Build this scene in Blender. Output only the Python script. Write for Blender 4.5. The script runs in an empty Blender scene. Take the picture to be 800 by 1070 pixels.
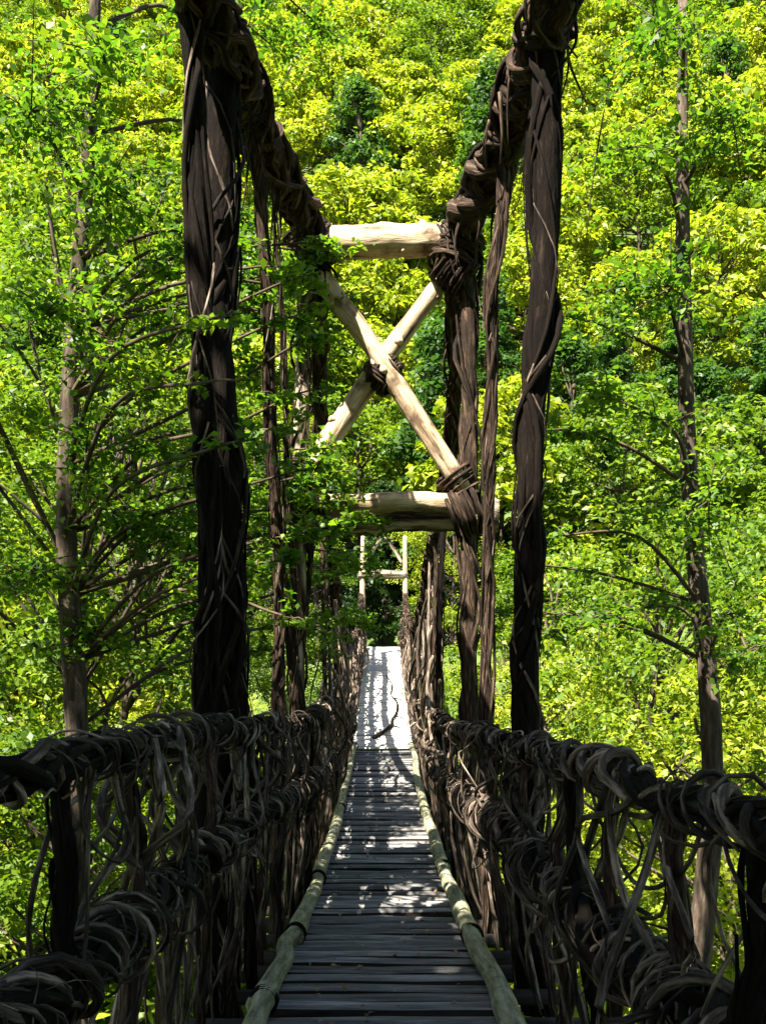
import bpy, math, random
import numpy as np
from mathutils import Vector

random.seed(7)
rng = np.random.default_rng(7)
R = math.radians
scene = bpy.context.scene
COL = scene.collection

# ------------------------------------------------------------------ camera
F = 1147.0          # focal length in photo pixels (photo 1070 high), horizon at row 693
cam_d = bpy.data.cameras.new('camera')
cam = bpy.data.objects.new('camera', cam_d)
COL.objects.link(cam)
cam.location = (0, 0, 0)
cam.rotation_euler = (R(90), 0, 0)
cam_d.sensor_fit = 'VERTICAL'
cam_d.sensor_height = 24.0
cam_d.lens = F / 1070 * 24.0
cam_d.shift_y = (693 - 535) / 1070
cam_d.clip_start = 0.05
cam_d.clip_end = 2000
scene.camera = cam

# ------------------------------------------------------------------ sky and sun
SUN_EL, SUN_AZ = 54.0, 214.0     # azimuth measured from +Y clockwise (behind the viewer, to the left)
world = bpy.data.worlds.new('World')
scene.world = world
world.use_nodes = True
wn = world.node_tree
bgn = wn.nodes.get('Background') or wn.nodes.new('ShaderNodeBackground')
out = wn.nodes.get('World Output') or wn.nodes.new('ShaderNodeOutputWorld')
sky = wn.nodes.new('ShaderNodeTexSky')
sky.sky_type = 'NISHITA'
sky.sun_disc = False
sky.sun_elevation = R(SUN_EL)
sky.sun_rotation = R(SUN_AZ)
wn.links.new(sky.outputs[0], bgn.inputs[0])
wn.links.new(bgn.outputs[0], out.inputs[0])
bgn.inputs[1].default_value = 0.05
sd = bpy.data.lights.new('sun', 'SUN')
sd.energy = 5.0
sd.angle = R(0.5)
sd.color = (1.0, 0.94, 0.82)
sun = bpy.data.objects.new('sun', sd)
COL.objects.link(sun)
sdir = Vector((math.sin(R(SUN_AZ)) * math.cos(R(SUN_EL)), math.cos(R(SUN_AZ)) * math.cos(R(SUN_EL)), math.sin(R(SUN_EL))))
sun.rotation_euler = (-sdir).to_track_quat('-Z', 'Y').to_euler()
scene.view_settings.view_transform = 'Standard'
scene.view_settings.look = 'None'
scene.view_settings.gamma = 1.0
scene.view_settings.exposure = 2.45
scene.view_settings.use_curve_mapping = False
scene.render.engine = 'CYCLES'
scene.cycles.max_bounces = 7
scene.cycles.diffuse_bounces = 3
scene.cycles.transmission_bounces = 5


# ------------------------------------------------------------------ helpers
def at(px, py, Y):
    """point of the place at distance Y that the photo shows at column px, row py"""
    return np.array([(px - 400) / F * Y, Y, (693 - py) / F * Y])


def curve(pts, n):
    """n points on a Catmull-Rom curve through pts"""
    p = np.array(pts, float)
    p = np.vstack([2 * p[0] - p[1], p, 2 * p[-1] - p[-2]])
    m = len(p) - 3
    t = np.linspace(0, m, n)
    i = np.minimum(t.astype(int), m - 1)
    u = (t - i)[:, None]
    a, b, c, d = p[i], p[i + 1], p[i + 2], p[i + 3]
    return 0.5 * (2 * b + (c - a) * u + (2 * a - 5 * b + 4 * c - d) * u ** 2 + (3 * b - a - 3 * c + d) * u ** 3)


def frames(p):
    t = np.gradient(p, axis=0)
    t /= np.linalg.norm(t, axis=1)[:, None] + 1e-9
    up = np.array([0.13, 0.21, 1.0])
    if abs(np.mean(t @ (up / np.linalg.norm(up)))) > 0.8:
        up = np.array([0.2, 1.0, 0.1])
    a = np.cross(t, up)
    a /= np.linalg.norm(a, axis=1)[:, None] + 1e-9
    return t, a, np.cross(t, a)


class MB:
    def __init__(self):
        self.v, self.f, self.n, self.g = [], [], 0, []

    def add(self, v, f, g=None):
        self.v.append(np.asarray(v, float))
        self.g.append(self.v[-1] if g is None else g)      # wood grain coordinates: x runs along the piece
        self.f.extend([tuple(int(i) + self.n for i in q) for q in f])
        self.n += len(v)

    def tube(self, p, r, sides=6, cap=True, wob=0.0):
        p = np.asarray(p, float)
        n = len(p)
        r = np.broadcast_to(np.asarray(r, float), (n,))
        _, a, b = frames(p)
        th = np.linspace(0, 2 * math.pi, sides, endpoint=False)
        rr = r[:, None] * (1 + wob * rng.normal(size=(n, sides))) if wob else np.repeat(r[:, None], sides, 1)
        v = p[:, None] + rr[..., None] * (np.cos(th)[None, :, None] * a[:, None] + np.sin(th)[None, :, None] * b[:, None])
        f = []
        for i in range(n - 1):
            for k in range(sides):
                k2 = (k + 1) % sides
                f.append((i * sides + k, i * sides + k2, (i + 1) * sides + k2, (i + 1) * sides + k))
        if cap:
            f.append(tuple(range(sides))[::-1])
            f.append(tuple(range((n - 1) * sides, n * sides)))
        s = np.concatenate([[0], np.cumsum(np.linalg.norm(np.diff(p, axis=0), axis=1))])
        g = np.stack([np.repeat(s[:, None], sides, 1), r[:, None] * np.cos(th), r[:, None] * np.sin(th)], -1)
        self.add(v.reshape(-1, 3), f, g.reshape(-1, 3))

    def build(self, name, mat, parent=None, smooth=True):
        me = bpy.data.meshes.new(name)
        me.from_pydata(np.vstack(self.v).tolist(), [], self.f)
        me.update()
        if smooth:
            me.polygons.foreach_set('use_smooth', [True] * len(me.polygons))
        me.attributes.new('grain', 'FLOAT_VECTOR', 'POINT').data.foreach_set('vector', np.vstack(self.g).astype(np.float32).ravel())
        me.materials.append(mat)
        o = bpy.data.objects.new(name, me)
        COL.objects.link(o)
        if parent:
            o.parent = parent
        return o


def tag(o, label=None, cat=None, group=None, kind=None):
    if label: o['label'] = label
    if cat: o['category'] = cat
    if group: o['group'] = group
    if kind: o['kind'] = kind
    return o


def empty(name, loc=(0, 0, 0)):
    o = bpy.data.objects.new(name, None)
    o.location = loc
    o.empty_display_size = 0.2
    COL.objects.link(o)
    return o


def copy_tree(o, parent=None):
    c = o.copy()
    COL.objects.link(c)
    c.parent = parent
    for ch in list(o.children):
        copy_tree(ch, c)
    return c


def wander(n, amp, k=3):
    """smooth noise of n samples"""
    m = max(3, int(n / k) + 2)
    v = rng.normal(size=m + 1)
    t = np.linspace(0, m - 1, n)
    i = np.minimum(t.astype(int), m - 1)
    u = t - i
    u = u * u * (3 - 2 * u)
    return (v[i] * (1 - u) + v[i + 1] * u) * amp


def bundle(mb, p, rad, strands, sr, pitch=1.2, jit=0.35, sides=5, taper=None, partial=False):
    """strands of vine twisted loosely round the path p"""
    p = np.asarray(p)
    n = len(p)
    _, a, b = frames(p)
    s = np.concatenate([[0], np.cumsum(np.linalg.norm(np.diff(p, axis=0), axis=1))])
    for k in range(strands):
        i0, i1 = 0, n
        if partial:
            i0 = rng.integers(0, max(1, n // 2))
            i1 = min(n, i0 + max(6, rng.integers(n // 3, n)))
        ph = rng.uniform(0, 2 * math.pi)
        pt = pitch * rng.uniform(0.6, 1.8) * rng.choice([-1, 1])
        w = rad * (0.55 + 0.5 * rng.random()) * (1 + wander(n, jit, 6))
        th = ph + s / pt * 2 * math.pi + wander(n, 0.5, 5)
        if taper is not None:
            w = w * taper
        q = p + (w * np.cos(th))[:, None] * a + (w * np.sin(th))[:, None] * b
        r = sr * rng.uniform(0.55, 1.35)
        rr = r * (1 + wander(n, 0.12, 3))
        mb.tube(q[i0:i1], np.maximum(rr[i0:i1], r * 0.5), sides)


# ------------------------------------------------------------------ materials
def new_mat(name):
    m = bpy.data.materials.new(name)
    m.use_nodes = True
    nt = m.node_tree
    b = nt.nodes['Principled BSDF']
    return m, nt, b


def ramp(nt, stops):
    r = nt.nodes.new('ShaderNodeValToRGB')
    el = r.color_ramp.elements
    while len(el) < len(stops):
        el.new(0.5)
    for e, (pos, c) in zip(el, stops):
        e.position = pos
        e.color = (*c, 1)
    return r


def noise(nt, scale, detail=4, stretch=None, rough=0.6, island=False):
    tc = nt.nodes.new('ShaderNodeTexCoord')
    if island:
        ga = nt.nodes.new('ShaderNodeAttribute'); ga.attribute_name = 'grain'
    mp = nt.nodes.new('ShaderNodeMapping')
    n = nt.nodes.new('ShaderNodeTexNoise')
    n.inputs['Scale'].default_value = scale
    n.inputs['Detail'].default_value = detail
    n.inputs['Roughness'].default_value = rough
    if stretch:
        mp.inputs['Scale'].default_value = stretch
    nt.links.new(ga.outputs['Vector'] if island else tc.outputs['Object'], mp.inputs[0])
    if island:
        g = nt.nodes.new('ShaderNodeNewGeometry')
        cb = nt.nodes.new('ShaderNodeCombineXYZ')
        ml = nt.nodes.new('ShaderNodeMath'); ml.operation = 'MULTIPLY'; ml.inputs[1].default_value = 37.0
        nt.links.new(g.outputs['Random Per Island'], ml.inputs[0])
        for i in range(3):
            nt.links.new(ml.outputs[0], cb.inputs[i])
        nt.links.new(cb.outputs[0], mp.inputs['Location'])
    nt.links.new(mp.outputs[0], n.inputs['Vector'])
    return n


def bump(nt, b, src, strength, dist=0.02):
    bp = nt.nodes.new('ShaderNodeBump')
    bp.inputs['Strength'].default_value = strength
    bp.inputs['Distance'].default_value = dist
    nt.links.new(src, bp.inputs['Height'])
    nt.links.new(bp.outputs[0], b.inputs['Normal'])


def mixc(nt, fac, c1, c2, mode='MIX'):
    m = nt.nodes.new('ShaderNodeMix')
    m.data_type = 'RGBA'
    m.blend_type = mode
    if isinstance(fac, (int, float)):
        m.inputs[0].default_value = fac
    else:
        nt.links.new(fac, m.inputs[0])
    for i, c in ((6, c1), (7, c2)):
        if isinstance(c, tuple):
            m.inputs[i].default_value = (*c, 1)
        else:
            nt.links.new(c, m.inputs[i])
    return m.outputs[2]


def wood(name, stops, scale, stretch, var=0.5, rough=0.8, bmp=0.5, spec=0.3, moss=None, dist=0.02):
    """weathered wood: stretched grain, per-piece tone, optional moss patches"""
    m, nt, b = new_mat(name)
    n = noise(nt, scale, 6, stretch, 0.65, island=True)
    r = ramp(nt, stops)
    nt.links.new(n.outputs['Fac'], r.inputs[0])
    g = nt.nodes.new('ShaderNodeNewGeometry')
    vr = ramp(nt, [(0, (1 - var,) * 3), (1, (1 + var * 0.6, 1 + var * 0.55, 1 + var * 0.5))])
    nt.links.new(g.outputs['Random Per Island'], vr.inputs[0])
    c = mixc(nt, 1.0, r.outputs[0], vr.outputs[0], 'MULTIPLY')
    if moss:
        mn = noise(nt, moss[1], 5)
        mr = ramp(nt, [(moss[2], (0, 0, 0)), (moss[2] + 0.15, (1, 1, 1))])
        nt.links.new(mn.outputs['Fac'], mr.inputs[0])
        c = mixc(nt, mr.outputs[0], c, moss[0])
    nt.links.new(c, b.inputs['Base Color'])
    b.inputs['Roughness'].default_value = rough
    b.inputs['Specular IOR Level'].default_value = spec
    bump(nt, b, n.outputs['Fac'], bmp, dist)
    return m


M_VINE = wood('vine bark', [(0.34, (0.012, 0.008, 0.006)), (0.52, (0.034, 0.022, 0.015)), (0.70, (0.155, 0.103, 0.072))], 42, (0.14, 1, 1), 0.75, 0.85, 1.0, 0.12)
M_WRAP = wood('pale vine', [(0.34, (0.012, 0.009, 0.007)), (0.5, (0.085, 0.063, 0.047)), (0.68, (0.38, 0.30, 0.24))], 45, (0.12, 1, 1), 0.85, 0.8, 0.9, 0.15)
M_DARK = wood('near-black vine', [(0.34, (0.004, 0.003, 0.0025)), (0.56, (0.008, 0.0055, 0.004)), (0.74, (0.034, 0.024, 0.017))], 38, (0.15, 1, 1), 0.6, 0.9, 1.0, 0.08)
M_LOG = wood('peeled log', [(0.32, (0.07, 0.042, 0.024)), (0.41, (0.28, 0.195, 0.115)), (0.55, (0.46, 0.35, 0.23)), (0.72, (0.60, 0.49, 0.35))], 17, (0.13, 1, 1), 0.12, 0.8, 0.9, moss=((0.10, 0.06, 0.033), 5.5, 0.53))
M_OLDLOG = wood('old split log', [(0.38, (0.014, 0.010, 0.007)), (0.47, (0.11, 0.075, 0.05)), (0.64, (0.48, 0.39, 0.29))], 15, (0.12, 1, 1), 0.2, 0.85, 1.0, dist=0.05)
M_PLANK = wood('weathered plank', [(0.3, (0.03, 0.029, 0.028)), (0.5, (0.14, 0.138, 0.136)), (0.70, (0.34, 0.335, 0.33))], 30, (0.07, 1, 1), 0.6, 0.5, 0.8, 0.5)
M_RAMP = wood('plank coloured as sunlit', [(0.28, (0.36, 0.33, 0.30)), (0.5, (0.60, 0.57, 0.53)), (0.75, (0.74, 0.71, 0.67))], 20, (0.1, 1, 1), 0.2, 0.7, 0.6)  # pale base colour stands in for strong sun on the boards
M_POLE = wood('mossy edge pole', [(0.32, (0.05, 0.05, 0.026)), (0.48, (0.21, 0.205, 0.125)), (0.68, (0.40, 0.39, 0.28))], 24, (0.14, 1, 1), 0.25, 0.65, 0.8, 0.3,
              moss=((0.075, 0.10, 0.028), 9.0, 0.55))
M_GAP_SHADE = wood('plank sides darkened as gap shade', [(0.3, (0.010, 0.008, 0.007)), (0.7, (0.035, 0.028, 0.024))], 30, (0.1, 1, 1), 0.4, 0.9, 0.7, 0.1)  # dark plank sides: the shade of the gaps put into the colour
M_BEAM = wood('dark beam', [(0.3, (0.012, 0.010, 0.009)), (0.7, (0.05, 0.042, 0.036))], 24, (0.1, 1, 1), 0.4, 0.8, 0.6, 0.12)
M_TRUNK = wood('tree bark', [(0.34, (0.02, 0.014, 0.010)), (0.53, (0.07, 0.052, 0.038)), (0.72, (0.16, 0.13, 0.10))], 18, (0.22, 1, 1), 0.2, 0.9, 1.0, 0.15)
M_TWIG = wood('twig bark', [(0.3, (0.03, 0.02, 0.014)), (0.7, (0.11, 0.08, 0.055))], 30, (0.2, 1, 1), 0.4, 0.85, 0.4, 0.15)


def leaf_mat(name, dark, mid, light, scale=0.5, trans=0.5):
    m, nt, b = new_mat(name)
    g = nt.nodes.new('ShaderNodeNewGeometry')
    n = noise(nt, scale, 3)
    ad = nt.nodes.new('ShaderNodeMath'); ad.operation = 'MULTIPLY_ADD'
    nt.links.new(n.outputs['Fac'], ad.inputs[0]); ad.inputs[1].default_value = 1.1
    sc = nt.nodes.new('ShaderNodeMath'); sc.operation = 'MULTIPLY_ADD'
    nt.links.new(g.outputs['Random Per Island'], sc.inputs[0]); sc.inputs[1].default_value = 0.5; sc.inputs[2].default_value = -0.3
    nt.links.new(sc.outputs[0], ad.inputs[2])
    r = ramp(nt, [(0.1, dark), (0.5, mid), (0.92, light)])
    nt.links.new(ad.outputs[0], r.inputs[0])
    nt.links.new(r.outputs[0], b.inputs['Base Color'])
    b.inputs['Roughness'].default_value = 0.5
    b.inputs['Specular IOR Level'].default_value = 0.4
    t = nt.nodes.new('ShaderNodeBsdfTranslucent')
    tint = mixc(nt, 1.0, r.outputs[0], (1.25, 1.3, 0.55), 'MULTIPLY')
    nt.links.new(tint, t.inputs[0])
    mx = nt.nodes.new('ShaderNodeMixShader')
    mx.inputs[0].default_value = trans
    o = nt.nodes['Material Output']
    nt.links.new(b.outputs[0], mx.inputs[1])
    nt.links.new(t.outputs[0], mx.inputs[2])
    nt.links.new(mx.outputs[0], o.inputs[0])
    return m


M_YEL = leaf_mat('sunny yellow green leaves', (0.045, 0.10, 0.006), (0.21, 0.27, 0.012), (0.50, 0.50, 0.06))
M_MID = leaf_mat('fresh green leaves', (0.03, 0.08, 0.006), (0.10, 0.175, 0.010), (0.25, 0.31, 0.02))
M_DEEP = leaf_mat('deep green leaves', (0.015, 0.045, 0.010), (0.04, 0.10, 0.015), (0.10, 0.18, 0.025))
M_EVER = leaf_mat('evergreen leaves darkened as shade', (0.008, 0.02, 0.006), (0.018, 0.045, 0.010), (0.04, 0.08, 0.015))  # leaf colour darkened to stand in for deep forest shade
M_NEAR = leaf_mat('maple leaves', (0.03, 0.085, 0.010), (0.08, 0.17, 0.014), (0.22, 0.30, 0.02), 1.2, 0.6)

# ------------------------------------------------------------------ terrain
def sstep(a, b, x):
    t = np.clip((x - a) / (b - a), 0, 1)
    return t * t * (3 - 2 * t)


def ground_z(x, y):
    x = np.asarray(x, float); y = np.asarray(y, float)
    wob = 0.6 * np.sin(x * 0.21 + y * 0.13) + 0.5 * np.sin(x * 0.09 - y * 0.17 + 1.0)
    near = -2.1 + 0.25 * np.clip(-y - 6, 0, 60)
    far = 0.45 + 0.82 * np.clip(y - 47, 0, 130) + 0.05 * np.clip(y - 177, 0, 1e4)
    z = near + (-7.5 - near) * sstep(-4, 6, y)
    z = z + (far - z) * sstep(31, 41, y)
    lane = np.exp(-(x / 2.2) ** 2) * sstep(36, 40, y) * (1 - sstep(50, 58, y))
    return z + wob * (1 - lane) * sstep(1.5, 4.0, np.abs(x) + np.abs(y - 20) * 0.2)


def grid(name, xs, ys, zf, mat):
    X, Y = np.meshgrid(xs, ys)
    Z = zf(X, Y)
    v = np.stack([X, Y, Z], -1).reshape(-1, 3)
    nx = len(xs)
    f = [(j * nx + i, j * nx + i + 1, (j + 1) * nx + i + 1, (j + 1) * nx + i) for j in range(len(ys) - 1) for i in range(nx - 1)]
    mb = MB(); mb.add(v, f)
    return mb.build(name, mat)


m, nt, b = new_mat('forest floor')
n1 = noise(nt, 0.9, 8)
r1 = ramp(nt, [(0.3, (0.018, 0.035, 0.006)), (0.5, (0.05, 0.085, 0.012)), (0.7, (0.10, 0.14, 0.02))])
nt.links.new(n1.outputs['Fac'], r1.inputs[0]); nt.links.new(r1.outputs[0], b.inputs['Base Color'])
b.inputs['Roughness'].default_value = 0.95
bump(nt, b, n1.outputs['Fac'], 0.8, 0.2)
xs = np.concatenate([np.linspace(-600, -60, 19)[:-1], np.linspace(-60, 60, 81), np.linspace(60, 600, 19)[1:]])
ys = np.concatenate([np.linspace(-200, -20, 13)[:-1], np.linspace(-20, 130, 101), np.linspace(130, 900, 22)[1:]])
tag(grid('ground', xs, ys, ground_z, m), kind='structure')

# ------------------------------------------------------------------ the bridge
DY = np.array([-8, -3, 0, 5.7, 9.3, 13, 18, 22, 24, 30, 36, 41.0])
DZ = np.array([-1.75, -1.78, -1.8, -1.9, -2.1, -2.15, -2.05, -1.88, -1.72, -0.93, -0.05, 0.62])
_dc = curve(np.stack([DY, DZ], 1), 600)


def deck_z(y):
    return np.interp(y, _dc[:, 0], _dc[:, 1])


bridge = empty('vine_bridge', (0, 10, deck_z(10)))
tag(bridge, 'narrow plank footbridge hung from twisted dark vines with a log portal across it', 'footbridge')
BO = np.array(bridge.location)


class BM(MB):
    """parts of the bridge, given in place coordinates"""
    def build(self, name, mat, parent=None, smooth=True):
        o = MB.build(self, name, mat, None, smooth)
        off = BO
        o.data.vertices.foreach_set('co', (np.vstack(self.v) - off).ravel())
        o.data.update()
        o.parent = parent or bridge
        return o


def plank(mb, y, z, w, h, x0, x1, tilt, lift=0.0):
    """a split log laid across the bridge: flat-bottomed, rounded on top, rough ends"""
    prof = [(-0.22, 0.02), (-0.42, 0.22), (-0.5, 0.5), (-0.42, 0.78), (-0.22, 0.96), (0.05, 1.0), (0.28, 0.94), (0.45, 0.74), (0.5, 0.48), (0.42, 0.2), (0.2, 0.0)]
    nx = 7
    vs = []
    wj = wander(nx, 0.006, 2); zj = wander(nx, 0.005, 2)
    for i in range(nx):
        x = x0 + (x1 - x0) * i / (nx - 1)
        for (a, c) in prof:
            vs.append((x, y + a * w + wj[i] + tilt * (x / 1.2), z - h + c * h + zj[i] + lift))
    k = len(prof)
    f = [(i * k + j, i * k + (j + 1) % k, (i + 1) * k + (j + 1) % k, (i + 1) * k + j) for i in range(nx - 1) for j in range(k)]
    f += [tuple(range(k))[::-1], tuple(range((nx - 1) * k, nx * k))]
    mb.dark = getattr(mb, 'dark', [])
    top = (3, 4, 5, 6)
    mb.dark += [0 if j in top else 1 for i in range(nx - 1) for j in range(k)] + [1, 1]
    mb.add(vs, f)


mb = BM()
y = -7.5
while y < 23.2:
    w = rng.uniform(0.095, 0.14)
    plank(mb, y, deck_z(y), w, 0.11, -0.66 + rng.normal() * 0.015, 0.66 + rng.normal() * 0.015, rng.normal() * 0.014, rng.normal() * 0.010)
    y += w + rng.uniform(0.085, 0.13)
pd = mb.build('plank_deck', M_PLANK, smooth=False)
pd.data.materials.append(M_GAP_SHADE)
pd.data.polygons.foreach_set('material_index', mb.dark)
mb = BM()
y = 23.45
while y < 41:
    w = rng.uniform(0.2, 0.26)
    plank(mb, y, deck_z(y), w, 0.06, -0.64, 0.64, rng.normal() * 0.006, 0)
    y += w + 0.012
mb.build('ramp_deck', M_RAMP)['label'] = 'boards of the far ramp, coloured pale as if in strong sun'
# beams under the deck that stick out on both sides
for i, y in enumerate(np.arange(-6.8, 40, 0.62)):
    mb = BM()
    y = y + rng.normal() * 0.04
    z = deck_z(y) - 0.13
    p = curve([(-1.12 + rng.normal() * 0.05, y, z), (0, y + rng.normal() * 0.03, z - 0.01), (1.12 + rng.normal() * 0.05, y, z)], 9)
    mb.tube(p, 0.055 * rng.uniform(0.8, 1.2), 7, wob=0.05)
    mb.build('cross_beam', M_BEAM)
# long bearers below the beams
for s in (-0.45, 0.45):
    mb = BM()
    yy = np.linspace(-7.5, 41, 60)
    mb.tube(np.stack([np.full(60, s), yy, deck_z(yy) - 0.25], 1), 0.06, 7)
    mb.build('bearer', M_BEAM)

# kerb poles lying along both deck edges, end over end
LEFT_J = [(-7.0, -0.66), (-2.5, -0.68), (1.0, -0.67), (4.0, -0.64), (6.05, -0.652), (8.0, -0.635), (10.6, -0.625), (15.5, -0.60), (23.2, -0.60)]
RIGHT_J = [(-7.0, 0.66), (-2.0, 0.68), (2.0, 0.66), (5.0, 0.665), (7.95, 0.64), (11.2, 0.62), (15.2, 0.585), (23.2, 0.60)]
for J in (LEFT_J, RIGHT_J):
    for (y0, x0), (y1, x1) in zip(J[:-1], J[1:]):
        mb = BM()
        n = 16
        ra, rb = 0.068 * rng.uniform(0.92, 1.08), 0.056 * rng.uniform(0.92, 1.08)
        yy = np.linspace(y0 - 0.10, y1 + 0.06, n)
        xx = np.linspace(x0, x1, n) + wander(n, 0.012, 5)
        lift = np.linspace(0.0, 0.035, n)
        rr = np.linspace(ra, rb, n) * (1 + wander(n, 0.05, 3))
        for t in (0.33, 0.68):                       # knots
            rr = rr * (1 + 0.10 * np.exp(-((np.linspace(0, 1, n) - t) / 0.05) ** 2))
        pts = np.stack([xx, yy, deck_z(yy) + 0.052 + lift], 1)
        # round the ends off
        t0 = pts[0] - (pts[1] - pts[0]) * 0.08; t1 = pts[-1] + (pts[-1] - pts[-2]) * 0.06
        mb.tube(np.vstack([t0, pts, t1]), np.concatenate([[rr[0] * 0.75], rr, [rr[-1] * 0.7]]), 12)
        pole = mb.build('edge_pole', M_POLE)
        mb = BM()
        for yj in (y1 - 0.06, y1 - 0.02):           # binding at the joint
            th = np.linspace(0, 4 * math.pi, 40)
            zc = deck_z(yj) + 0.065
            mb.tube(np.stack([x1 + 0.075 * np.cos(th), yj + 0.02 * th / math.pi - 0.05, zc + 0.078 * np.sin(th)], 1), 0.008, 5)
        mb.build('lashing', M_DARK, pole)

# ---- handrails of twisted vine
def rail(pts, rad, wraps_per_m, name, loops):
    n = 260
    p = curve(pts, n)
    p[:, 2] += wander(n, 0.016, 8); p[:, 0] += wander(n, 0.014, 9)
    mb = BM()
    bundle(mb, p, rad * 0.66, 16, rad * 0.24, 1.3, 0.3)
    mb.tube(p, rad * 0.45, 7, wob=0.12)
    core = mb.build(name, M_DARK)
    # wrapping vines
    mb = BM()
    L = np.concatenate([[0], np.cumsum(np.linalg.norm(np.diff(p, axis=0), axis=1))])
    _, a, b = frames(p)
    tot = L[-1]
    nst = int(tot * wraps_per_m * 0.95)
    for k in range(nst):
        s0 = tot * (rng.random() ** 1.4)
        ln = rng.uniform(0.25, 0.9)
        curly = rng.random() < 0.4
        ln = ln if curly else ln * 2.2
        turns = ln * (rng.uniform(1.8, 4.0) if curly else rng.uniform(0.5, 1.6)) * rng.choice([-1, 1], p=[0.3, 0.7])
        m_ = int(16 + abs(turns) * 10)
        s = np.clip(np.linspace(s0, s0 + ln, m_), 0, tot)
        q = np.stack([np.interp(s, L, p[:, c]) for c in range(3)], 1)
        A = np.stack([np.interp(s, L, a[:, c]) for c in range(3)], 1)
        B = np.stack([np.interp(s, L, b[:, c]) for c in range(3)], 1)
        th = rng.uniform(0, 6.28) + np.linspace(0, turns * 2 * math.pi, m_)
        w = rad * (rng.uniform(0.85, 1.35) if curly else rng.uniform(0.62, 1.02)) * (1 + wander(m_, 0.25, 6))
        th = th + wander(m_, 0.45, 6)
        e = np.linspace(0, 1, m_)
        w = w * (1 + 0.7 * np.clip(e - 0.85, 0, 1) / 0.15 * rng.random())   # loose springing ends
        q = q + (w * np.cos(th))[:, None] * A + (w * np.sin(th))[:, None] * B
        mb.tube(q, (0.004 + 0.017 * rng.random() ** 2.0) * (1.1 - 0.75 * np.abs(2 * e - 0.9) ** 2.5) * (1 + wander(m_, 0.15, 3)), 5)
    for k in range(loops):      # slack loops that hang below the rail
        i = rng.integers(2, n // 2)
        j = min(n - 1, i + rng.integers(3, 14))
        a0, a1 = p[i], p[j]
        d = rng.uniform(0.12, 0.45)
        mid = (a0 + a1) / 2 - np.array([rng.normal() * 0.06, 0, d])
        mb.tube(curve([a0 + rng.normal(size=3) * 0.03, (a0 * 0.75 + mid * 0.25) - (0, 0, d * 0.35), mid, (a1 * 0.75 + mid * 0.25) - (0, 0, d * 0.35), a1 + rng.normal(size=3) * 0.03], 22), rng.uniform(0.006, 0.014), 5)
    mb.build('vine_wrap', M_WRAP, core)
    return p


far_up = lambda s: [(s * 0.68, 30, deck_z(30) + 1.0), (s * 0.70, 36, deck_z(36) + 1.0), (s * 0.74, 40.5, deck_z(40.5) + 1.05)]
far_lo = lambda s: [(s * 0.72, 30, deck_z(30) + 0.45), (s * 0.72, 40.5, deck_z(40.5) + 0.45)]
R_UP = rail([(1.02, -7, -0.1), (1.0, -1, -0.28), (0.95, 3, -0.41), (0.89, 5.4, -0.457), (0.83, 7, -0.51), (0.73, 9.2, -0.59), (0.68, 10.4, -0.63), (0.66, 15, -0.68), (0.67, 20, -0.71), (0.68, 24, -0.66)] + far_up(1), 0.066, 9, 'handrail', 26)
R_LO = rail([(1.08, -7, -0.9), (1.04, -1, -1.0), (0.97, 3, -1.08), (0.88, 5.3, -1.11), (0.85, 6.6, -1.11), (0.765, 8.9, -1.15), (0.70, 10.6, -1.2), (0.69, 14, -1.2), (0.69, 20, -1.25), (0.71, 24, -1.15)] + far_lo(1), 0.115, 17, 'lower_rail', 18)
L_UP = rail([(-1.02, -7, -0.05), (-1.0, -1, -0.18), (-0.95, 3, -0.29), (-0.90, 5.4, -0.34), (-0.84, 7, -0.42), (-0.745, 8.9, -0.5), (-0.69, 10.4, -0.52), (-0.67, 14, -0.54), (-0.67, 20, -0.66), (-0.68, 24, -0.64)] + far_up(-1), 0.07, 9, 'handrail', 30)
L_LO = rail([(-1.08, -7, -0.8), (-1.04, -1, -0.88), (-0.97, 3, -0.92), (-0.90, 5.4, -0.95), (-0.84, 6.8, -1.0), (-0.76, 8.8, -1.07), (-0.70, 10.4, -1.12), (-0.68, 15, -1.27), (-0.69, 20, -1.28), (-0.71, 24, -1.15)] + far_lo(-1), 0.095, 14, 'lower_rail', 22)

# ---- main cables: from the near bank over the viewer to the portal, then down along the far span
def cable(pts, rad, n=150):
    p = curve(pts, n)
    mb = BM()
    bundle(mb, p, rad * 0.85, 16, rad * 0.27, 2.0, 0.3)
    bundle(mb, p, rad * 1.0, 26, rad * 0.12, 1.1, 0.22, partial=True)
    for k in range(int(34 * rad / 0.155)):
        c = p[rng.integers(n // 3, n - 2)] + rng.normal(size=3) * rad * 0.6
        L = rng.uniform(0.15, 0.7)
        mb.tube(curve([c + (0, 0, rad * 0.3), c + (rng.normal() * 0.03, rng.normal() * 0.03, -L * 0.5), c + (rng.normal() * 0.06, rng.normal() * 0.06, -L)], 9), np.linspace(0.012, 0.004, 9) * rng.uniform(0.7, 1.4), 5)
    mb.tube(p, rad * 0.75, 8, wob=0.1)
    mb.build('suspension_cable', M_VINE)
    return p


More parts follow.
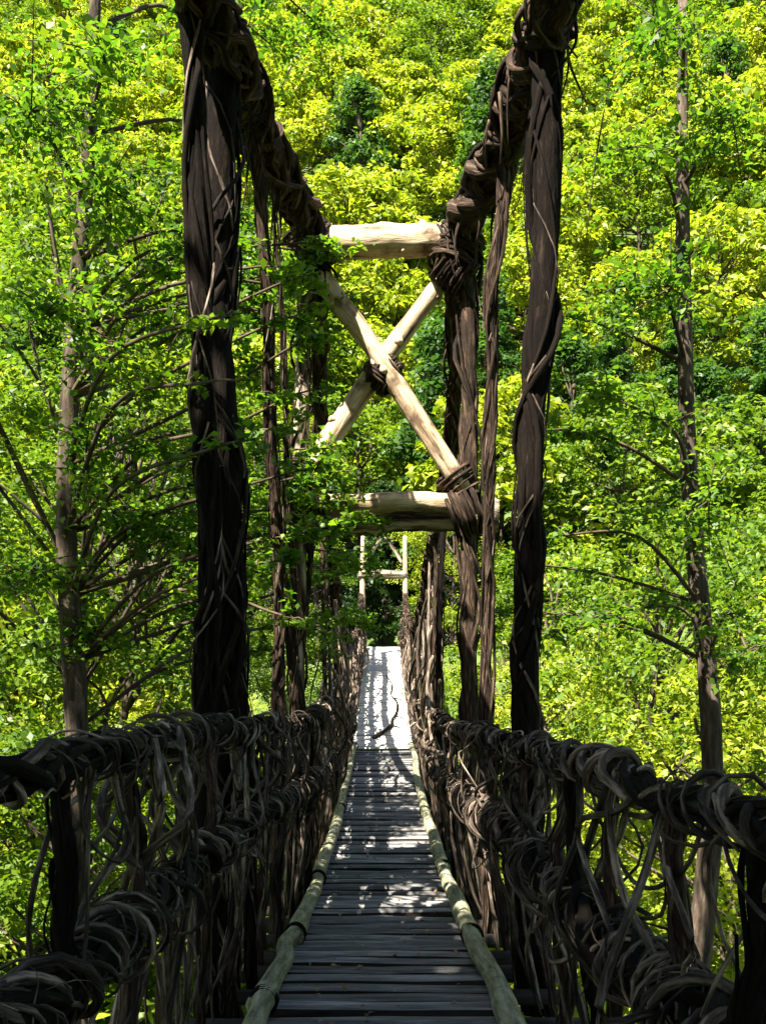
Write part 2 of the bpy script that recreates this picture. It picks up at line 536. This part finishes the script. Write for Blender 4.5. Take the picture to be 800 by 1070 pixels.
CL = cable([(-1.9, -8, 7.4), (-1.5, -2, 5.6), (-1.25, 3, 4.45), (-1.06, 6.2, 4.02), at(240, 62, 7.1), at(264, 122, 8.0), at(296, 187, 9.0), at(322, 240, 9.9), at(334, 268, 10.3)], 0.155)
CR = cable([(1.9, -8, 7.4), (1.5, -2, 5.6), (1.28, 3, 4.5), (1.08, 6.2, 4.1), at(563, 50, 7.1), at(541, 112, 8.0), at(508, 187, 9.0), at(482, 240, 9.9), at(472, 268, 10.3)], 0.155)
FARC = {}
for pts in ([at(334, 262, 10.3), at(334, 400, 12), at(338, 530, 13.5), at(347, 600, 16), at(354, 650, 20), at(368, 668, 26), at(378, 645, 33), (-0.78, 38.2, 2.4)],
            [at(472, 262, 10.3), at(475, 400, 12), at(462, 530, 14), at(449, 585, 17), at(440, 640, 21), at(430, 655, 26), at(424, 640, 33), (0.78, 38.2, 2.4)]):
    FARC[1 if pts[0][0] > 0 else -1] = cable(pts, 0.085)


def on(p, y):
    """point of a path at distance y"""
    return np.array([np.interp(y, p[:, 1], p[:, c]) for c in range(3)])


# ---- hanging bundles
def hanger(pts, rad, strands, mat=M_VINE, loose=0, name='hanger', core=None, sr=None):
    n = 46
    p = curve(pts, n)
    p[:, 0] += wander(n, rad * 0.28, 6); p[:, 1] += wander(n, rad * 0.25, 6)
    mb = BM()
    if core is not None:
        mb.tube(p, core * (1 + wander(n, 0.12, 4)), 9, wob=0.07)
    bundle(mb, p, rad * 0.85, int(strands * 1.7), sr or rad * 0.23, 2.2, 0.3)
    bundle(mb, p, rad * 1.0, int(strands * 0.8), rad * 0.11, 1.6, 0.25, partial=True)
    o = mb.build(name, mat)
    if loose:
        mb = BM()
        bundle(mb, p, rad * 1.15, loose, rad * 0.10, 1.2, 0.25, partial=True)
        mb.build('loose_vine', M_WRAP, o)
    return o


# big near bundles that run from the cables down past the rails
hanger([(-1.07, 6.9, 4.4), at(226, 60, 6.95), at(230, 200, 7.0), at(226, 330, 7.0), at(234, 480, 7.0), at(240, 640, 7.0), at(236, 760, 7.0), at(238, 900, 7.0), at(240, 1075, 7.0)], 0.095, 13, M_DARK, 9, core=0.085)
hanger([(-1.16, 6.5, 4.4), at(208, 200, 6.6), at(212, 420, 6.6), at(216, 620, 6.6), at(214, 760, 6.6), at(215, 1080, 6.6)], 0.07, 9, M_DARK, 6, core=0.055)
hanger([at(246, 260, 7.3), at(238, 420, 7.3), at(246, 560, 7.3), at(252, 700, 7.3), at(258, 860, 7.3), at(262, 1050, 7.3)], 0.045, 6, M_DARK, 4, core=0.03)
hanger([(1.1, 6.9, 4.4), at(573, 60, 6.95), at(568, 200, 7.0), at(566, 330, 7.0), at(557, 450, 7.0), at(549, 600, 7.0), at(547, 740, 7.0), at(553, 900, 7.0), at(552, 1060, 7.0)], 0.085, 12, M_DARK, 9, core=0.075)
hanger([at(560, 70, 7.3), at(551, 140, 7.3), at(548, 210, 7.3), at(556, 300, 7.1), at(560, 330, 7.05)], 0.015, 3, M_DARK, 0)
# hangers from the left cable
hanger([on(CL, 8.0), at(272, 200, 8.1), at(279, 330, 8.3), at(283, 450, 8.5), at(292, 560, 8.7), at(295, 690, 8.8), at(292, 800, 8.8), at(288, 985, 8.8)], 0.052, 8, M_VINE, 5, core=0.036)
hanger([on(CL, 8.8), at(289, 230, 8.9), at(294, 330, 9.0), at(301, 480, 9.2), at(307, 640, 9.4), at(307, 780, 9.5), at(302, 950, 9.5)], 0.026, 5, M_VINE, 3)
# hanger from the right cable
hanger([on(CR, 8.5), at(521, 230, 8.5), at(515, 330, 8.6), at(511, 440, 8.7), at(507, 560, 8.8), at(505, 700, 8.9), at(508, 850, 8.9), at(511, 985, 8.9)], 0.052, 9, M_VINE, 5, core=0.036)
# thin slack vine beside the right cable
hanger([on(CR, 7.4), at(546, 170, 7.6), at(541, 210, 7.8), at(528, 235, 8.3)], 0.012, 2, M_DARK)

# ---- the portal
portal = BM()
PY = 10.0
post_pts = {
    -1: [at(322, 228, PY), at(318, 330, PY), at(314, 480, PY), at(312, 620, PY), at(309, 760, PY), (-0.84, PY, deck_z(PY) - 0.35)],
    1: [at(484, 228, PY), at(489, 330, PY), at(489, 480, PY), at(489, 620, PY), at(491, 760, PY), (0.84, PY, deck_z(PY) - 0.35)]}
pf = None
root_log = BM()


def log(mb, p0, p1, r0, r1, sides=16, n=22, bend=0.02, wob=0.02):
    p0, p1 = np.array(p0, float), np.array(p1, float)
    t = np.linspace(0, 1, n)[:, None]
    p = p0 + (p1 - p0) * t
    L = np.linalg.norm(p1 - p0)
    p[:, 2] += np.sin(t[:, 0] * math.pi) * bend * L + wander(n, 0.006, 4)
    p[:, 1] += wander(n, 0.006, 4)
    rr = np.linspace(r0, r1, n) * (1 + wander(n, 0.03, 3))
    rr[0] *= 0.9; rr[-1] *= 0.9
    mb.tube(p, rr, sides, wob=wob)


def stubs(mb, k=5):
    """cut branch knots along the log last added"""
    v = mb.v[-1].reshape(-1, 16, 3)
    for _ in range(k):
        i = rng.integers(3, len(v) - 3); j = rng.integers(0, 16)
        c = v[i].mean(0); d = v[i, j] - c; L = np.linalg.norm(d); d /= L
        ax = v[i + 1].mean(0) - c; ax /= np.linalg.norm(ax)
        q = np.array([c + d * L * 0.8, c + d * (L + 0.010) + ax * 0.01, c + d * (L + 0.018) + ax * 0.015])
        mb.tube(q, np.array([0.045, 0.030, 0.018]) * rng.uniform(0.8, 1.2), 8, wob=0.1)


mb = BM()
log(mb, at(326, 254, PY), at(478, 252, PY), 0.155, 0.145, bend=0.012)
stubs(mb, 4)
pf = mb.build('portal_frame', M_LOG)
pf['label'] = 'pale log portal frame with crossed braces'
mb = BM()
log(mb, at(312, 541, PY + 0.12), at(520, 538, PY + 0.12), 0.16, 0.165, bend=0.006, wob=0.07)
mb.build('crossbeam', M_OLDLOG, pf)['label'] = 'thick dark lower crossbeam'
mb = BM()
log(mb, at(334, 527, PY - 0.06), at(486, 526, PY - 0.06), 0.085, 0.09, bend=0.01, wob=0.05)
mb.build('crossbeam', M_LOG, pf)['label'] = 'thinner pale log lying along the lower crossbeam'
mb = BM()
log(mb, at(332, 284, PY - 0.09), at(484, 512, PY - 0.09), 0.093, 0.086)
stubs(mb)
mb.build('brace', M_LOG, pf)
mb = BM()
log(mb, at(317, 501, PY + 0.09), at(474, 276, PY + 0.09), 0.105, 0.082)
stubs(mb)
mb.build('brace', M_LOG, pf)
for s in (-1, 1):
    n = 46
    p = curve(post_pts[s], n)
    mb = BM()
    mb.tube(p, 0.07 * (1 + wander(n, 0.08, 4)), 10, wob=0.05)
    post = mb.build('post', M_OLDLOG if s < 0 else M_VINE, pf)
    mb = BM()
    bundle(mb, p, 0.085, 12, 0.018, 1.8, 0.35, partial=(s < 0))
    mb.build('vine_wrap', M_VINE, pf)


def lashing(c, axis, rad, length, turns, parent, mat=M_WRAP, r=0.014):
    mb = BM()
    c = np.array(c, float); ax = np.array(axis, float); ax /= np.linalg.norm(ax)
    u = np.cross(ax, (0.1, 1, 0.2)); u /= np.linalg.norm(u); w = np.cross(ax, u)
    for k in range(3):
        n = int(turns * 12)
        th = np.linspace(0, turns * 2 * math.pi, n) + rng.uniform(0, 6)
        s = np.linspace(-length / 2, length / 2, n) * rng.uniform(0.7, 1.1) + wander(n, length * 0.06, 4)
        rr = rad * (1 + wander(n, 0.09, 4)) * rng.uniform(0.95, 1.1)
        mb.tube(c + s[:, None] * ax + (rr * np.cos(th))[:, None] * u + (rr * np.sin(th))[:, None] * w, r * rng.uniform(0.8, 1.25), 5)
    return mb.build('lashing', mat, parent)


lashing(at(402, 390, PY), (1, 0, 1), 0.155, 0.22, 5, pf, M_VINE, 0.016)
lashing(at(402, 390, PY), (1, 0, -1), 0.155, 0.22, 5, pf, M_VINE, 0.016)
for px, s in ((326, -1), (478, 1)):
    lashing(at(px, 252, PY), (1, 0, 0.5 * s), 0.19, 0.24, 5, pf)
    lashing(at(px, 262, PY), (0.4 * s, 0, 1), 0.19, 0.34, 6, pf, M_VINE, 0.018)
    lashing(at(px - 3 * s, 285, PY), (-s, 0, 0.8), 0.17, 0.3, 5, pf, M_VINE)
lashing(at(478, 503, PY), (0.55, 0, -0.8), 0.16, 0.22, 4, pf, M_VINE, 0.015)
lashing(at(320, 496, PY + 0.03), (0.35, 0, 0.9), 0.16, 0.2, 4, pf, M_VINE, 0.015)
for px in (322, 486):
    lashing(at(px, 535, PY), (1, 0, 0.3), 0.2, 0.26, 5, pf, M_VINE, 0.017)

# far portal at the head of the ramp
FY = 38.0
mb = BM()
log(mb, at(374, 601, FY), at(424, 601, FY), 0.15, 0.15)
fp = mb.build('portal_frame', M_OLDLOG)
fp['label'] = 'small far portal frame at the head of the ramp'
for s, x in ((-1, 378), (1, 424)):
    mb = BM()
    log(mb, (at(x, 690, FY)[0], FY, deck_z(FY) - 0.4), at(x - s, 560, FY), 0.125, 0.07)
    mb.build('post', M_LOG, fp)
for a, c in ((at(381, 590, FY - 0.1), at(420, 530, FY - 0.1)), (at(421, 590, FY + 0.1), at(381, 530, FY + 0.1))):
    mb = BM()
    log(mb, a, c, 0.06, 0.05)
    mb.build('brace', M_OLDLOG, fp)

# ---- vertical vines between the rails and the deck edge, both sides
for s, UP, LO in ((-1, L_UP, L_LO), (1, R_UP, R_LO)):
    y = 1.2
    while y < 36:
        top = on(UP, y)
        if y > 13 and rng.random() < 0.6:
            top = on(FARC[s], y)                    # taller ones tied into the far cables
        mid = on(LO, y + rng.normal() * 0.08)
        ft = np.array([s * (abs(mid[0]) + 0.06 + rng.normal() * 0.03), y + rng.normal() * 0.08, deck_z(y) - 0.2])
        rad = rng.uniform(0.02, 0.05)
        hanger([top + (0, 0, 0.05), top * 0.5 + mid * 0.5 + rng.normal(size=3) * (0.03, 0.03, 0), mid, mid * 0.5 + ft * 0.5 + rng.normal(size=3) * (0.03, 0.03, 0), ft],
               rad, 5, M_VINE if rng.random() < 0.6 else M_DARK, 2 if y < 12 else 1, core=rad * 0.7)
        y += rng.uniform(0.5, 1.1) if y < 13 else rng.uniform(0.7, 1.3)

# ---- tangle that fills the flanks of the bridge beyond the portal and along the near rails
for s, UP, LO in ((-1, L_UP, L_LO), (1, R_UP, R_LO)):
    mb = BM()
    for k in range(250):
        y = 2.0 + 9 * rng.random() if k < 60 else 12.5 + 24.5 * rng.random() ** 0.9
        y2 = y + rng.normal() * (0.5 if y < 12 else 1.3)
        u, l = on(UP, y), on(LO, y2)
        if y > 13:
            c = on(FARC[s], y)
            u = u + (c - u) * rng.random() ** 1.3 * (0.4 if y < 15 else 1.0)
        u = u + rng.normal(size=3) * 0.04
        ft = np.array([s * (abs(l[0]) + 0.06 + abs(rng.normal()) * 0.07), y2 + rng.normal() * 0.3, deck_z(y2) - 0.12])
        midp = (u + l) / 2 + rng.normal(size=3) * (0.10, 0.3, 0.1)
        mb.tube(curve([u + (0, 0, 0.02), u * 0.7 + midp * 0.3 + rng.normal(size=3) * 0.04, midp, l + rng.normal(size=3) * 0.06, (l + ft) / 2 + rng.normal(size=3) * 0.07, ft], 22), rng.uniform(0.006, 0.02) * (1.0 if y < 13 else 1.5), 5)
    mb.build('vine_tangle', M_WRAP)['kind'] = 'stuff'

# ------------------------------------------------------------------ foliage
def leaf_cards(centres, normals, size, mat, name, parent, aspect=0.55, droop=0.0):
    """many small pointed leaves, each a folded four-cornered blade"""
    n = len(centres)
    nrm = normals / (np.linalg.norm(normals, axis=1)[:, None] + 1e-9)
    r = rng.normal(size=(n, 3))
    d = np.cross(nrm, r); d /= np.linalg.norm(d, axis=1)[:, None] + 1e-9
    w = np.cross(nrm, d)
    s = (size * rng.uniform(0.6, 1.35, n))[:, None]
    base = centres - d * s * 0.5
    tip = centres + d * s * 0.5 - nrm * s * 0.15
    l = centres + w * s * aspect * 0.5 + nrm * s * 0.10 - d * s * 0.08
    r_ = centres - w * s * aspect * 0.5 + nrm * s * 0.10 - d * s * 0.08
    v = np.stack([base, r_, tip, l], 1).reshape(-1, 3)
    me = bpy.data.meshes.new(name)
    me.vertices.add(4 * n)
    me.vertices.foreach_set('co', v.ravel())
    me.loops.add(4 * n)
    me.loops.foreach_set('vertex_index', np.arange(4 * n))
    me.polygons.add(n)
    me.polygons.foreach_set('loop_start', np.arange(0, 4 * n, 4))
    me.polygons.foreach_set('loop_total', np.full(n, 4))
    me.update(calc_edges=True)
    me.materials.append(mat)
    o = bpy.data.objects.new(name, me)
    COL.objects.link(o)
    o.parent = parent
    return o


def crown_points(clumps, per, flat=0.55):
    cs, ns = [], []
    for c, r in clumps:
        k = max(8, int(per * rng.uniform(0.6, 1.4)))
        u = rng.normal(size=(k, 3)); u /= np.linalg.norm(u, axis=1)[:, None]
        rad = r * rng.random(k) ** 0.45
        p = u * rad[:, None]
        p[:, 2] *= flat
        p[:, 2] -= 0.25 * (p[:, 0] ** 2 + p[:, 1] ** 2) / r
        cs.append(np.array(c) + p)
        ns.append(u * 0.5 + np.array([0, 0, 0.75]) + rng.normal(size=(k, 3)) * 0.55)
    return np.vstack(cs), np.vstack(ns)


def make_tree(name, H, RAD, base, nclump, per, leaf, mat, shape='round', trunk_r=0.16):
    root = empty(name)
    clumps, tips = [], []
    for k in range(nclump):
        t = rng.random()
        z = base + (H - base) * t
        if shape == 'cone':
            rr = RAD * (1.05 - t) * 1.0
        else:
            rr = RAD * math.sqrt(max(0.05, 1 - (2 * t - 0.9) ** 2 / 1.25))
        a = rng.uniform(0, 2 * math.pi)
        q = rr * rng.uniform(0.25, 1.0) ** 0.6
        c = (q * math.cos(a) + rng.normal() * 0.2, q * math.sin(a) + rng.normal() * 0.2, z)
        clumps.append((c, RAD * rng.uniform(0.17, 0.34)))
        tips.append(c)
    cs, ns = crown_points(clumps, per)
    mb = MB()
    tr = curve([(0, 0, -0.6), (rng.normal() * 0.1, rng.normal() * 0.1, H * 0.3), (rng.normal() * 0.25, rng.normal() * 0.25, H * 0.62), (rng.normal() * 0.3, rng.normal() * 0.3, H * 0.93)], 14)
    mb.tube(tr, np.linspace(trunk_r, trunk_r * 0.2, 14), 8, wob=0.05)
    for c in tips[::2]:
        i = int(np.clip(np.searchsorted(tr[:, 2], c[2] * 0.8 - 0.4), 2, 12))
        a0 = tr[i]
        md = (a0 + np.array(c)) / 2 + np.array([rng.normal() * 0.15, rng.normal() * 0.15, 0.15])
        mb.tube(curve([a0, md, c], 7), np.linspace(trunk_r * 0.32, 0.015, 7), 5)
    mb.build('trunk', M_TRUNK, root)
    leaf_cards(cs, ns, leaf, mat, 'crown', root)
    return root


def place(o, x, y, sc, rz, dz=0.0):
    o.location = (x, y, float(ground_z(x, y)) - 0.1 + dz)
    o.scale = (sc * rng.uniform(0.9, 1.15), sc * rng.uniform(0.9, 1.15), sc)
    o.rotation_euler = (0, 0, rz)


KINDS = {
    'yellow': (make_tree('broadleaf_tree', 11, 4.2, 1.6, 75, 130, 0.38, M_YEL), 'sunlit yellow-green broadleaf tree massed on the far forest slope', 'yellow-green trees on the far slope'),
    'green': (make_tree('broadleaf_tree', 10.5, 4.0, 1.4, 75, 130, 0.32, M_MID), 'fresh green broadleaf tree massed on the far forest slope', 'green trees on the far slope'),
    'deep': (make_tree('conical_tree', 12, 3.0, 1.5, 80, 110, 0.28, M_DEEP, 'cone'), 'dark green pointed tree among the brighter trees of the far slope', 'dark pointed trees on the far slope'),
}
used = {k: False for k in KINDS}


def slope_tree(kind, x, y, sc):
    src, lab, grp = KINDS[kind]
    o = src if not used[kind] else copy_tree(src)
    used[kind] = True
    tag(o, lab, 'tree', grp)
    place(o, x, y, sc, rng.uniform(0, 6.28))


for row, (y, sp) in enumerate([(46, 4.6), (51, 5.0), (57, 5.2), (64, 5.6), (72, 6.0), (81, 6.6), (91, 6.6), (101, 7.0), (111, 7.4), (121, 7.6), (131, 8), (142, 8.5), (149, 9), (164, 9)]):
    half = y * 0.36 + 5
    nrow = int(2 * half / sp)
    for i in range(nrow + 1):
        x = -half + i * sp + rng.normal() * 1.0 + (row % 2) * sp * 0.5
        yy = y + rng.normal() * 1.6
        if y < 50 and abs(x) < 2.6:
            continue
        wts = [0.66, 0.26, 0.08] if y > 62 else [0.25, 0.42, 0.33]
        k = rng.choice(['yellow', 'green', 'deep'], p=wts)
        slope_tree(k, x, yy, rng.uniform(0.85, 1.2) * (1.15 if y > 80 else 1.0))

ev = make_tree('evergreen_tree', 7.5, 2.3, 0.3, 80, 150, 0.2, M_EVER, 'cone')
for i, (x, y, sc, lab) in enumerate([(-2.6, 43.5, 1.0, 'evergreen darkened as forest shade, left of the far portal at the head of the ramp'), (2.9, 44.5, 0.85, 'evergreen darkened as forest shade, right of the far portal at the head of the ramp'),
                                     (0.1, 47.5, 0.95, 'evergreen darkened as forest shade, straight behind the far portal closing the view along the bridge'), (-4.8, 46, 1.2, 'evergreen darkened as forest shade, farther left behind the far landing')]):
    o = ev if i == 0 else copy_tree(ev)
    tag(o, lab, 'tree', 'evergreens darkened as forest shade round the far landing')
    place(o, x, y, sc, i * 1.9)

# trees growing up out of the gorge on both sides of the bridge
g1 = make_tree('gorge_tree', 9.5, 2.6, 2.0, 80, 210, 0.12, M_MID, trunk_r=0.13)
g2 = make_tree('gorge_tree', 8.5, 2.5, 1.5, 80, 210, 0.12, M_YEL, trunk_r=0.12)
g3 = make_tree('gorge_tree', 14, 1.75, 5.5, 80, 240, 0.085, M_MID, trunk_r=0.085)
for i, (x, y, sc, lab) in enumerate([(-3.3, 13.2, 1.0, 'tall narrow green tree left of the bridge just beyond the log portal'), (-3.1, 10.9, 0.92, 'tall narrow green tree left of the log portal between it and the small-leaved maple'), (-3.5, 17.2, 1.0, 'tall narrow green tree left of the middle of the bridge'),
                                     (-3.2, 33.4, 0.95, 'tall narrow green tree left of the pale far ramp')]):
    o = g3 if i == 0 else copy_tree(g3)
    tag(o, lab, 'tree', 'tall narrow trees beside the bridge')
    place(o, x, y, sc, i * 2.1)
GL = {0: ('fresh green slender tree rising out of the gorge beside the bridge', 'green trees in the gorge'),
      1: ('yellow-green slender tree rising out of the gorge beside the bridge', 'yellow-green trees in the gorge')}
gu = [False, False]
for (x, y, k, sc) in [(-5.2, 15.4, 1, 1.1), (-6.8, 14.2, 0, 1.2), (-5.6, 20.5, 1, 0.8), (-6.5, 25, 1, 0.95), (-4.8, 28, 1, 0.8), (-8.5, 22, 0, 1.2), (-7.5, 31, 0, 1.3), (-3.7, 35, 0, 0.8), (-10.5, 28, 1, 1.3),
                      (4.4, 14.5, 1, 0.9), (5.0, 18.5, 0, 1.1), (4.0, 22.5, 1, 1.05), (6.6, 24.5, 0, 1.2), (4.3, 28.5, 0, 1.15), (8.6, 21.5, 1, 1.2), (7.4, 30.5, 1, 1.3), (3.8, 34.5, 1, 0.8), (2.5, 40.8, 1, 0.75), (10.5, 27.5, 0, 1.3)]:
    src = (g1, g2)[k]
    o = src if not gu[k] else copy_tree(src)
    gu[k] = True
    tag(o, GL[k][0], 'tree', GL[k][1])
    place(o, x, y, sc, rng.uniform(0, 6.28))

# low shrubs in the gorge below the deck
def make_shrub(mat, leaf):
    root = empty('shrub')
    cl = [((rng.normal() * 0.7, rng.normal() * 0.7, 0.4 + min(1.5, abs(rng.normal()) * 0.9)), rng.uniform(0.45, 0.75)) for _ in range(26)]
    cs, ns = crown_points(cl, 130, 0.7)
    mb = MB()
    for c, r in cl[::2]:
        mb.tube(curve([(0, 0, -0.2), (c[0] * 0.4, c[1] * 0.4, c[2] * 0.6), c], 7), np.linspace(0.035, 0.01, 7), 5)
    mb.build('stem', M_TWIG, root)
    leaf_cards(cs, ns, leaf, mat, 'foliage', root)
    return root


sh = [make_shrub(M_YEL, 0.13), make_shrub(M_MID, 0.13)]
SL = ['lime green shrub on the gorge floor below the bridge', 'mid green shrub on the gorge floor below the bridge']
su = [False, False]
for i in range(64):
    x = rng.uniform(-11, 11); y = rng.uniform(7, 34)
    if abs(x) < 1.2 and y < 10:
        x += 2.5
    k = int(rng.random() < 0.4)
    o = sh[k] if not su[k] else copy_tree(sh[k])
    su[k] = True
    tag(o, SL[k], 'shrub', SL[k].split(' on')[0] + 's in the gorge')
    place(o, x, y, rng.uniform(1.2, 2.0) if abs(x) > 3 else rng.uniform(0.8, 1.1), rng.uniform(0, 6.28))


# near trees whose leafy sprays hang beside the bridge
def spray_tree(name, label, base, trunk_pts, sprays, mat, leaf, tr=0.14):
    root = empty(name, base)
    base = np.array(base)
    tag(root, label, 'tree')
    mb = MB()
    tp = curve([np.array(q) - base for q in trunk_pts], 24)
    mb.tube(tp, np.linspace(tr, tr * 0.3, 24), 9, wob=0.06)
    mb.build('trunk', M_TRUNK, root)
    cs, ns = [], []
    tw = MB()
    for (c, r, cnt) in sprays:
        c = np.array(c) - base
        i = int(np.argmin(np.abs(tp[:, 2] - (c[2] - 0.35 * abs(c[0] - tp[len(tp) // 2, 0])))))
        a0 = tp[i]
        md = (a0 + c) / 2 + np.array([0, 0, 0.22]) + rng.normal(size=3) * 0.1
        br = curve([a0, md, c, c + (c - md) * 0.35 - (0, 0, 0.05)], 16)
        tw.tube(br, np.linspace(0.022, 0.004, 16), 5)
        for q in range(int(6 + r * 12)):            # twigs with flat layers of leaves
            st = br[rng.integers(5, 16)]
            d = rng.normal(size=3) * (1, 1, 0.55); d /= np.linalg.norm(d)
            en = st + d * r * rng.uniform(0.4, 1.1) - (0, 0, 0.08 * r)
            tw.tube(curve([st, (st + en) / 2 + (0, 0, 0.04), en], 6), np.linspace(0.007, 0.003, 6), 4)
            k = int(cnt)
            t = rng.random(k)[:, None]
            p = st + (en - st) * t + rng.normal(size=(k, 3)) * (r * 0.16, r * 0.16, r * 0.07)
            cs.append(p); ns.append(np.array([0, 0, 0.9]) + rng.normal(size=(k, 3)) * 0.5)
    tw.build('branches', M_TWIG, root)
    leaf_cards(np.vstack(cs), np.vstack(ns), leaf, mat, 'crown', root, 0.7)
    return root


LS = [(at(258, 280, 7.9), 0.25, 30), (at(300, 255, 8.4), 0.2, 26), (at(300, 365, 8.2), 0.24, 28), (at(262, 450, 7.8), 0.24, 28), (at(305, 500, 8.6), 0.28, 34), (at(330, 545, 9.0), 0.26, 32), (at(285, 640, 8.2), 0.22, 24),
      (at(284, 300, 7.7), 0.22, 26), (at(268, 345, 7.6), 0.25, 28), (at(292, 420, 7.9), 0.22, 24), (at(282, 500, 7.8), 0.26, 28), (at(300, 560, 8.0), 0.26, 28), (at(268, 590, 7.8), 0.22, 24),
      (at(255, 255, 9.8), 0.4, 40), (at(292, 285, 9.75), 0.42, 46), (at(318, 262, 9.7), 0.25, 30), (at(250, 320, 9.9), 0.42, 40), (at(300, 330, 9.75), 0.38, 40), (at(325, 305, 9.75), 0.22, 26),
      (at(262, 380, 10.2), 0.42, 40), (at(295, 400, 10.4), 0.35, 36), (at(270, 450, 10.2), 0.4, 40), (at(308, 470, 9.8), 0.35, 36), (at(322, 500, 9.7), 0.36, 50), (at(345, 525, 9.65), 0.25, 36), (at(362, 545, 9.7), 0.22, 26), (at(300, 540, 9.8), 0.4, 44),
      (at(330, 575, 10.6), 0.4, 46), (at(352, 600, 11.2), 0.42, 50), (at(345, 650, 11.4), 0.35, 40), (at(275, 600, 10.4), 0.4, 40), (at(255, 540, 10.3), 0.4, 40), (at(310, 650, 11), 0.35, 36), (at(270, 680, 10.6), 0.35, 36),
      (at(214, 335, 6.3), 0.2, 16), (at(218, 470, 6.3), 0.22, 18), (at(212, 400, 6.3), 0.16, 12),
      (at(275, 40, 11.2), 0.6, 50), (at(320, 15, 11.6), 0.6, 46), (at(255, 110, 11), 0.45, 40), (at(265, 180, 10.8), 0.4, 36), (at(215, 250, 8.2), 0.35, 30),
      (at(110, 60, 8), 0.7, 50), (at(110, 200, 8), 0.7, 50), (at(60, 320, 8), 0.7, 50), (at(150, 380, 8.4), 0.6, 46), (at(90, 480, 8.4), 0.7, 50), (at(170, 560, 8.8), 0.5, 44), (at(40, 120, 8), 0.8, 56), (at(30, 600, 8.5), 0.7, 50), (at(100, 660, 9), 0.5, 44)]
spray_tree('maple_tree', 'green small-leaved maple with sprays hanging over the left cable and portal post', (-2.5, 9.2, float(ground_z(-2.5, 9.2))),
           [(-2.5, 9.2, float(ground_z(-2.5, 9.2)) - 0.4), (-2.7, 9.1, -4), (-2.5, 9.0, -1), (-2.6, 9.0, 1.5), (-2.4, 8.9, 4), (-2.3, 8.9, 6)], LS, M_NEAR, 0.066)
RS = [(at(582, 560, 9.5), 0.3, 20), (at(575, 660, 9.8), 0.3, 18), (at(560, 590, 10), 0.3, 16), (at(540, 640, 10.5), 0.3, 14), (at(640, 160, 9), 0.7, 30), (at(700, 300, 9), 0.8, 34), (at(760, 120, 9), 0.8, 34), (at(650, 420, 9.2), 0.6, 30), (at(740, 520, 9), 0.8, 34),
      (at(640, 640, 9.5), 0.5, 26), (at(590, 330, 9.5), 0.3, 18), (at(590, 450, 9.5), 0.3, 18), (at(780, 680, 9), 0.6, 30), (at(690, 30, 9), 0.7, 30)]
spray_tree('maple_tree', 'dark green small-leaved maple at the right, behind the right handrail', (2.9, 10.2, float(ground_z(2.9, 10.2))),
           [(2.9, 10.2, float(ground_z(2.9, 10.2)) - 0.4), (2.8, 10.1, -4), (3.0, 10, -1), (2.8, 10, 1.5), (2.7, 9.9, 4), (2.7, 9.9, 6)], [(c, r, int(n * 1.5)) for c, r, n in RS], M_NEAR, 0.066)

# unseen trees added on the near bank to shade the near end of the bridge
nb = make_tree('bank_shade_tree', 14, 3.6, 7.0, 80, 150, 0.30, M_MID, trunk_r=0.22)
spots = [(-3.6, -5.5, 1.0), (3.4, -6.2, 1.05), (-4.6, -1.6, 1.1), (-6.6, -1.2, 1.15), (-10.2, 1.6, 1.15), (-8.2, -4.0, 1.1), (0.3, -11, 1.0), (-4.2, -10.5, 1.1), (4.6, -11, 1.1), (7.4, -3.4, 1.1), (5.4, -0.6, 1.05)]
for i, (x, y, sc) in enumerate(spots):
    o = nb if i == 0 else copy_tree(nb)
    tag(o, 'tall unseen tree added for shade on the near bank with its crown over the bridge', 'tree', 'added shade trees on the near bank')
    place(o, x, y, sc, i * 1.3)

# crooked solid strand standing in for a shadow line on the pale ramp
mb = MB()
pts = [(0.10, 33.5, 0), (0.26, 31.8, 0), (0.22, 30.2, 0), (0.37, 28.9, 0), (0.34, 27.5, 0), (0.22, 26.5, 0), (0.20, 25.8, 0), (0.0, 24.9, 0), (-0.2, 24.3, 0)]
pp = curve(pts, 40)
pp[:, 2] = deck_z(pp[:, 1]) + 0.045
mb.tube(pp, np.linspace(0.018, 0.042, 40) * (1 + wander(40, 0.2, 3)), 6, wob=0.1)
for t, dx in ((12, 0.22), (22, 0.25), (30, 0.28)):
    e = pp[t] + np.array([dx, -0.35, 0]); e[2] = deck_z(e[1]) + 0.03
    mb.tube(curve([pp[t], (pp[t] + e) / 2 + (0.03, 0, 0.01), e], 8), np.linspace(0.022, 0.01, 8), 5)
tag(mb.build('shadow_strand', M_DARK), 'crooked dark strand standing in for a shadow line along the pale far ramp', 'shadow line')

# dry leaves dropped on the deck
k = 260
yy = rng.uniform(3.5, 22, k)
cs = np.stack([rng.uniform(-0.52, 0.52, k), yy, deck_z(yy) + 0.012], 1)
m, nt, b = new_mat('dry leaves')
g = nt.nodes.new('ShaderNodeNewGeometry')
r = ramp(nt, [(0.0, (0.10, 0.045, 0.02)), (0.5, (0.22, 0.12, 0.05)), (1.0, (0.30, 0.24, 0.07))])
nt.links.new(g.outputs['Random Per Island'], r.inputs[0]); nt.links.new(r.outputs[0], b.inputs['Base Color'])
b.inputs['Roughness'].default_value = 0.7
tag(leaf_cards(cs, np.array([0, 0, 1.0]) + rng.normal(size=(k, 3)) * 0.22, 0.045, m, 'fallen_leaves', None), 'dry brown leaves scattered over the grey planks', 'leaves', kind='stuff')
